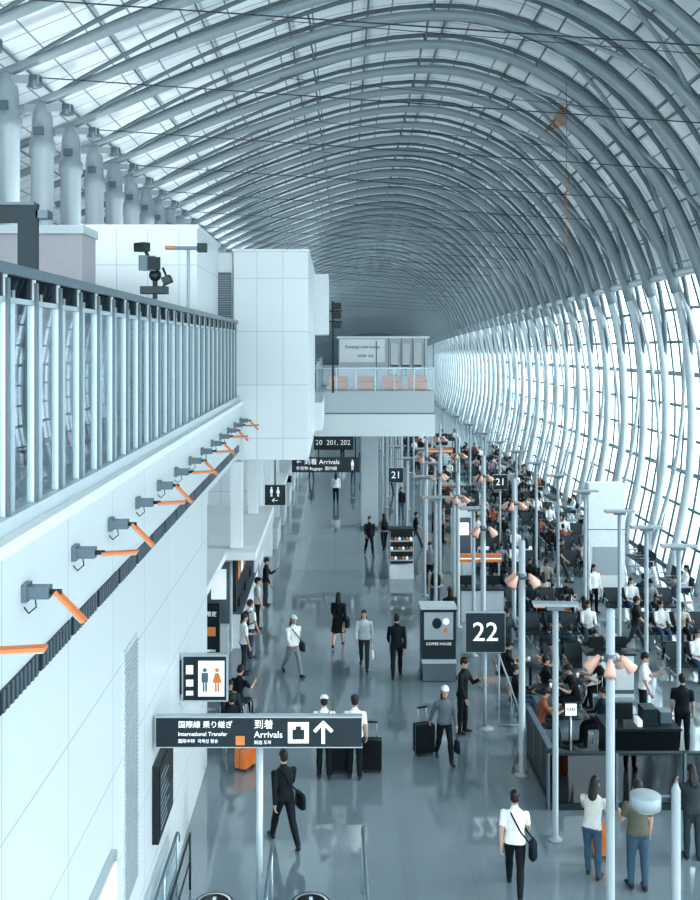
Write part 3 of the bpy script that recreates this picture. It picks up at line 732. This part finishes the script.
    if hair == 'long':
        o.rings([(H(0, .05, .03), X*.08, f*.06), (H(0, .06, -.06), X*.085, f*.055), (H(0, .075, -.15), X*.09, f*.045), (H(0, .085, -.26), X*.07, f*.03), (H(0, .085, -.3), X*.03, f*.012)], hm, 14)
    if cap:
        c2 = cm_(cap); o.ell(H(0, .01, .065), (.09, .108, .075), c2, 16, 10, Rh); o.rings([(H(0, -.04, .075), Rh@Vector((.08, 0, 0)), Rh@Vector((0, .13, 0))), (H(0, -.04, .087), Rh@Vector((.07, 0, 0)), Rh@Vector((0, .12, 0)))], c2, 18)
    for w, d2, fw, th, sg in hands:
        for j, (off, ln) in enumerate(((.028, .07), (.01, .08), (-.009, .074), (-.027, .058))):
            p0 = w+d2*.085+fw*off; a1 = d2*math.cos(.35)+th*math.sin(.35); a2 = d2*math.cos(.9)+th*math.sin(.9); a3 = d2*math.cos(1.4)+th*math.sin(1.4)
            p1 = p0+a1*ln*.45; p2 = p1+a2*ln*.33; p3 = p2+a3*ln*.25
            o.tube([p0-d2*.015, p0, p1, p2, p3], [.0095, .0095, .009, .008, .006], SKIN, 6, ref=fw)
        p0 = w+d2*.03+fw*.03; p1 = p0+(fw*.7+d2*.7)*.04; p2 = p1+(d2*.9+fw*.2+th*.3)*.03
        o.tube([p0-fw*.012, p0, p1, p2], [.013, .012, .011, .008], SKIN, 6, ref=th)
    if pack:
        pm = cm_(pack); o.rings([(at(.06, 0, -.17), X*.12, f*.06), (at(.09, 0, -.18), X*.155, f*.09), (at(.25, 0, -.19), X*.16, f*.1), (at(.40, 0, -.18), X*.145, f*.08), (at(.47, 0, -.16), X*.10, f*.05)], pm, 16)
        o.rings([(at(.09, 0, -.27), X*.10, f*.03), (at(.16, 0, -.28), X*.11, f*.035), (at(.24, 0, -.27), X*.10, f*.03)], pm, 12)
        for sg in (-1, 1): o.tube([at(.44, sg*.09, -.14), at(.5, sg*.11, -.02), at(.44, sg*.12, .10), at(.3, sg*.13, .135), at(.15, sg*.15, .05), at(.12, sg*.14, -.12)], .016, pm, 8, ref=(1, 0, 0))
    if sbag:
        col, sg = sbag; pm = cm_(col); c0 = at(-.08, sg*.30, -.02)
        o.rings([(c0+Vector((0, 0, -.17)), X*.05, Vector((0, .15, 0))), (c0+Vector((0, 0, -.14)), X*.075, Vector((0, .19, 0))), (c0+Vector((0, 0, .06)), X*.07, Vector((0, .18, 0))), (c0+Vector((0, 0, .10)), X*.03, Vector((0, .15, 0)))], pm, 16)
        o.tube([c0+Vector((0, -.15, .07)), at(.2, sg*.12, .15), at(.44, -sg*.06, .12), at(.51, -sg*.1, 0), at(.44, -sg*.04, -.13), at(.2, sg*.1, -.15), c0+Vector((0, .15, .07))], .014, pm, 8)
    if hbag:
        pm = cm_(hbag)
        for w, d2, fw, th, sg in hands[:1]:
            g = w+d2*.11; o.tube([g+Vector((0, -.08, -.22)), g+Vector((0, -.05, -.05)), g, g+Vector((0, .05, -.05)), g+Vector((0, .08, -.22))], .007, pm, 6, ref=(1, 0, 0))
            o.rings([(g+Vector((0, 0, -.22)), X*.05, Vector((0, .14, 0))), (g+Vector((0, 0, -.4)), X*.07, Vector((0, .15, 0))), (g+Vector((0, 0, -.44)), X*.06, Vector((0, .14, 0)))], pm, 14)
    vv = np.array(o.v); zmin = vv[:nv, 2].min(); vv[:, 2] -= zmin; o.v = [tuple(x) for x in vv.tolist()]
    return o.mesh(name)

BK = (.008, .013, .017); DG = (.035, .047, .055); WH = (.80, .81, .82); GR = (.22, .25, .28); JE = (.055, .10, .15); OL = (.12, .12, .09); OR = (.75, .22, .06); NV = (.02, .037, .057)
heroes = [
 ('man_with_shoulder_bag', 3.02, 16.8, 168, 1.0, dict(pose='walk', shirt=WH, pants=BK, sleeve=.6, sbag=(BK, -1), shoes=BK, loose=1.06)),
 ('walking_man', -.93, 18.4, 205, 1.02, dict(pose='walk', shirt=BK, pants=BK, sleeve=2, sbag=(BK, -1), loose=1.08)),
 ('traveler_with_backpack', -.23, 21.2, 182, 1.0, dict(pose='stand', shirt=WH, pants=BK, pack=GR, cap=WH, sleeve=.6)),
 ('traveler_with_cap', .42, 21.2, 176, 1.0, dict(pose='stand2', shirt=WH, pants=BK, sleeve=.6, cap=DG, loose=1.08)),
 ('woman_with_suitcase', 2.42, 22.1, 8, .97, dict(pose='pull', shirt=(.12, .14, .16), pants=BK, sleeve=2, hair='long', cap=WH, hbag=BK)),
 ('standing_man', 3.02, 23.7, 60, 1.02, dict(pose='phone', shirt=BK, pants=BK, sleeve=2)),
 ('walking_man', 1.7, 27.6, 178, 1.03, dict(pose='walk2', shirt=BK, pants=BK, sleeve=2)),
 ('woman_with_shopping_bag', .83, 28.5, -5, .98, dict(pose='walk', shirt=(.5, .54, .56), pants=DG, sleeve=2, hair='long', hbag=WH)),
 ('woman_in_black_dress', .1, 30.5, 170, .96, dict(pose='walk2', shirt=BK, pants=BK, skirt=True, sleeve=2, hair='long', sbag=(BK, -1))),
 ('woman_in_white_shirt', -1.18, 27.9, 30, .98, dict(pose='walk', shirt=WH, pants=GR, sleeve=2, cap=(.6, .62, .64), hair='long', sbag=(DG, 1))),
 ('walking_man', 1.5, 43.8, 10, 1, dict(pose='walk', shirt=BK, pants=BK, sleeve=2)),
 ('walking_woman', 2.2, 44.8, 190, .96, dict(pose='walk2', shirt=GR, pants=BK, sleeve=.6, hair='long', pack=BK)),
 ('woman_in_light_shirt', 4.42, 17.2, 150, .98, dict(pose='lean', shirt=(.6, .58, .55), pants=JE, sleeve=.6, hair='long')),
 ('man_in_olive_shirt', 5.12, 16.9, 185, 1.04, dict(pose='stand2', shirt=OL, pants=JE, sleeve=.6, loose=1.1)),
 ('man_with_tote_bag', 7.85, 22.6, 160, 1.0, dict(pose='stand', shirt=BK, pants=BK, sleeve=.6, hbag=(.5, .3, .15))),
 ('man_in_white_shirt', 7.45, 24.2, 70, 1.0, dict(pose='phone', shirt=WH, pants=BK, sleeve=.6)),
 ('customer_in_white_shirt', -2.55, 27.9, 110, .97, dict(pose='stand2', shirt=WH, pants=DG, sleeve=.6)),
 ('customer_with_backpack', -2.5, 29.4, 130, .97, dict(pose='stand', shirt=WH, pants=JE, sleeve=.6, pack=BK)),
 ('customer_in_black', -2.45, 35.2, 90, .97, dict(pose='phone', shirt=BK, pants=DG, sleeve=2)),
 ('customer_with_hat', -2.5, 32.2, 100, .97, dict(pose='stand', shirt=(.5, .54, .56), pants=BK, sleeve=.6, cap=BK)),
]
for n, x, y, rz, s_, kw in heroes:
    place(n, person_mesh(n, **kw), (x, y, 0), rz, s_)

cols = [BK, WH, GR, NV, (.45, .42, .38), BK, (.3, .10, .06), DG]
sit = [person_mesh('seated_passenger', pose='sit' if i % 2 else 'sit2', shirt=cols[i], pants=[BK, JE, DG, BK][i % 4], sleeve=[.6, 2][i % 2], hair=['short', 'long', 'short'][i % 3], vox=.022) for i in range(7)]
std = [person_mesh('standing_passenger', pose=['stand', 'walk', 'phone', 'stand2'][i % 4], shirt=cols[(i*3+1) % 8], pants=[BK, JE, DG][i % 3], sleeve=[2, .6][i % 2], hair=['long', 'short'][i % 2], pack=[None, BK, None][i % 3], vox=.022) for i in range(6)]
for x, y, rz, k in ((-2.4, 24.4, 150, 0), (-2.35, 22.6, 200, 5), (-2.45, 23.4, 20, 3)):
    place('cafe_chair', chair_me, (x, y, 0), rz); place('seated_passenger', sit[k], (x, y, 0), rz, .97)

def suitcase_mesh(col, h=.62):
    b = MB(); m = cm_(col, .35)
    b.box(-.21, .21, -.13, .13, .06, .06+h, m)
    for k in range(5): b.box(-.17+k*.075, -.14+k*.075, -.14, .14, .1, .02+h, m)
    b.box(-.215, .215, -.012, .012, .055, .065+h, M_GREY)
    for x in (-.16, .16):
        for y in (-.09, .09): b.tube([(x-.015, y, .03), (x+.015, y, .03)], .03, M_BLACK, 10); b.box(x-.02, x+.02, y-.02, y+.02, .04, .07, M_BLACK)
    for x in (-.1, .1): b.tube([(x, .1, .06+h), (x, .1, 1.02)], .009, M_ALU, 6)
    b.box(-.12, .12, .085, .115, 1.0, 1.035, M_BLACK); b.box(-.08, .08, -.02, .02, .08+h, .1+h, M_BLACK)
    return b
me_bk = suitcase_mesh(BK).mesh('suitcase'); me_or = suitcase_mesh(OR, .40).mesh('suitcase'); me_gr = suitcase_mesh(GR, .5).mesh('suitcase')
for x, y, rz, me_ in ((.1, 21.55, 5, me_bk), (.8, 21.6, -5, me_bk), (2.0, 22.5, 20, me_bk), (-1.95, 21.75, 60, me_or), (-1.9, 22.9, 60, me_bk), (4.8, 18.1, 80, me_or), (6.6, 24.6, 40, me_gr)):
    place('suitcase', me_, (x, y, 0), rz)

def seat_row(X, Y, rz, fill=.6):
    place('airport_bench', bench_me, (X, Y, 0), rz)
    a = math.radians(rz)
    for k in range(4):
        if random.random() < fill:
            lx = -.87+k*.58; ly = .06
            place('seated_passenger', random.choice(sit), (X+lx*math.cos(a)-ly*math.sin(a), Y+lx*math.sin(a)+ly*math.cos(a), 0), rz+random.uniform(-8, 8), .97)
Y = 27.9
while Y < 96:
    for X in (6.9, 10.3):
        if Y > 62 and random.random() < .45: continue
        if abs(Y-36) < 1.7 and X == 10.3: continue
        if abs(Y-61) < 1.8 and X == 6.9: continue
        seat_row(X, Y-.38, 0, .55); seat_row(X, Y+.38, 180, .38)
    Y += 3.1
for Y in np.arange(24, 80, 4.2): seat_row(12.45, Y, 270, .25)
tabs = [(5.2, 24.6), (6.1, 25.3), (5.2, 26.6), (9.4, 22.9), (11.3, 22.4), (10.2, 25.0), (10.6, 20.9), (5.4, 22.95)]
for i, (x, y) in enumerate(tabs):
    place('cafe_table', tab_me, (x, y, 0), i*37)
    for k in (0, 1):
        sx = x+(.72 if k == 0 else -.72); ang = -90 if k == 0 else 90
        place('cafe_chair', chair_me, (sx, y, 0), ang)
        if random.random() < .8: place('seated_passenger', random.choice(sit), (sx, y, 0), ang, .97)
for x, y, rz in ((4.9, 28.6, 20), (3.55, 30.9, 200), (3.45, 34.4, 180), (3.6, 38.0, 0), (3.65, 45.5, 90), (3.5, 53, 10), (2.1, 57, 0), (.05, 58, 180), (1.2, 66, 180), (3.4, 62, 20), (5.0, 46.6, 90), (8.75, 38.8, 50), (-1.6, 68, 10), (.6, 80, 0), (2.4, 88, 180), (12.0, 21.6, 140), (9.0, 30.0, 80), (8.65, 43.0, 200), (4.9, 49.5, 80), (2.0, 73, 0), (8.9, 34.4, 20), (6.4, 17.9, 180)):
    place('standing_passenger', random.choice(std), (x, y, 0), rz, random.uniform(.94, 1.02))

b = MB(); b.tube([(0, 0, 5.2), (0, 0, -1.4)], .008, M_CABLE, 6); b.tube([(0, 0, 1.9), (0, 0, -.6)], .010, M_RED, 6)
b.add([(-.75, 0, 3.35), (-.1, .1, 4.4), (-.0, 0, 3.6)], [(0, 1, 2)], M_SAIL); b.ell((0, 0, -1.45), (.06, .06, .1), M_GREY)
b.build('hanging_mobile', (8.1, 35, 13.3))

# ------------------------------------------------------------ light
w = D.worlds.new('sky'); sc.world = w; w.use_nodes = True
nt = w.node_tree; bg = nt.nodes['Background']
tc = nt.nodes.new('ShaderNodeTexCoord'); sx = nt.nodes.new('ShaderNodeSeparateXYZ'); cr = nt.nodes.new('ShaderNodeValToRGB')
nt.links.new(tc.outputs['Generated'], sx.inputs[0])
mr = nt.nodes.new('ShaderNodeMapRange'); mr.inputs[1].default_value = -1; mr.inputs[2].default_value = 1
nt.links.new(sx.outputs[2], mr.inputs[0]); nt.links.new(mr.outputs[0], cr.inputs[0])
cr.color_ramp.elements[0].color = (.71, .85, .895, 1); cr.color_ramp.elements[0].position = .3
cr.color_ramp.elements[1].color = (.81, .94, .98, 1); cr.color_ramp.elements[1].position = .8
nt.links.new(cr.outputs[0], bg.inputs[0]); bg.inputs[1].default_value = 3.9
sun = D.lights.new('sun', 'SUN'); sun.energy = 2.6; sun.angle = .4; sun.color = (1, .98, .95)
so = D.objects.new('sun', sun); C.collection.objects.link(so); so.rotation_euler = (rad(10), rad(62), 0)

# ------------------------------------------------------------ camera
cam = D.cameras.new('camera'); co = D.objects.new('camera', cam); C.collection.objects.link(co)
co.location = (0, 0, CH); co.rotation_euler = (math.pi/2, 0, 0)
cam.lens = 40; cam.sensor_width = 36; cam.shift_x = 15/900; cam.shift_y = -105/900
cam.clip_end = 1000
sc.camera = co
sc.view_settings.view_transform = 'Standard'
for lk in ('Medium High Contrast', 'High Contrast'):
    try:
        sc.view_settings.look = lk; print('look', lk); break
    except Exception as e: print(e)
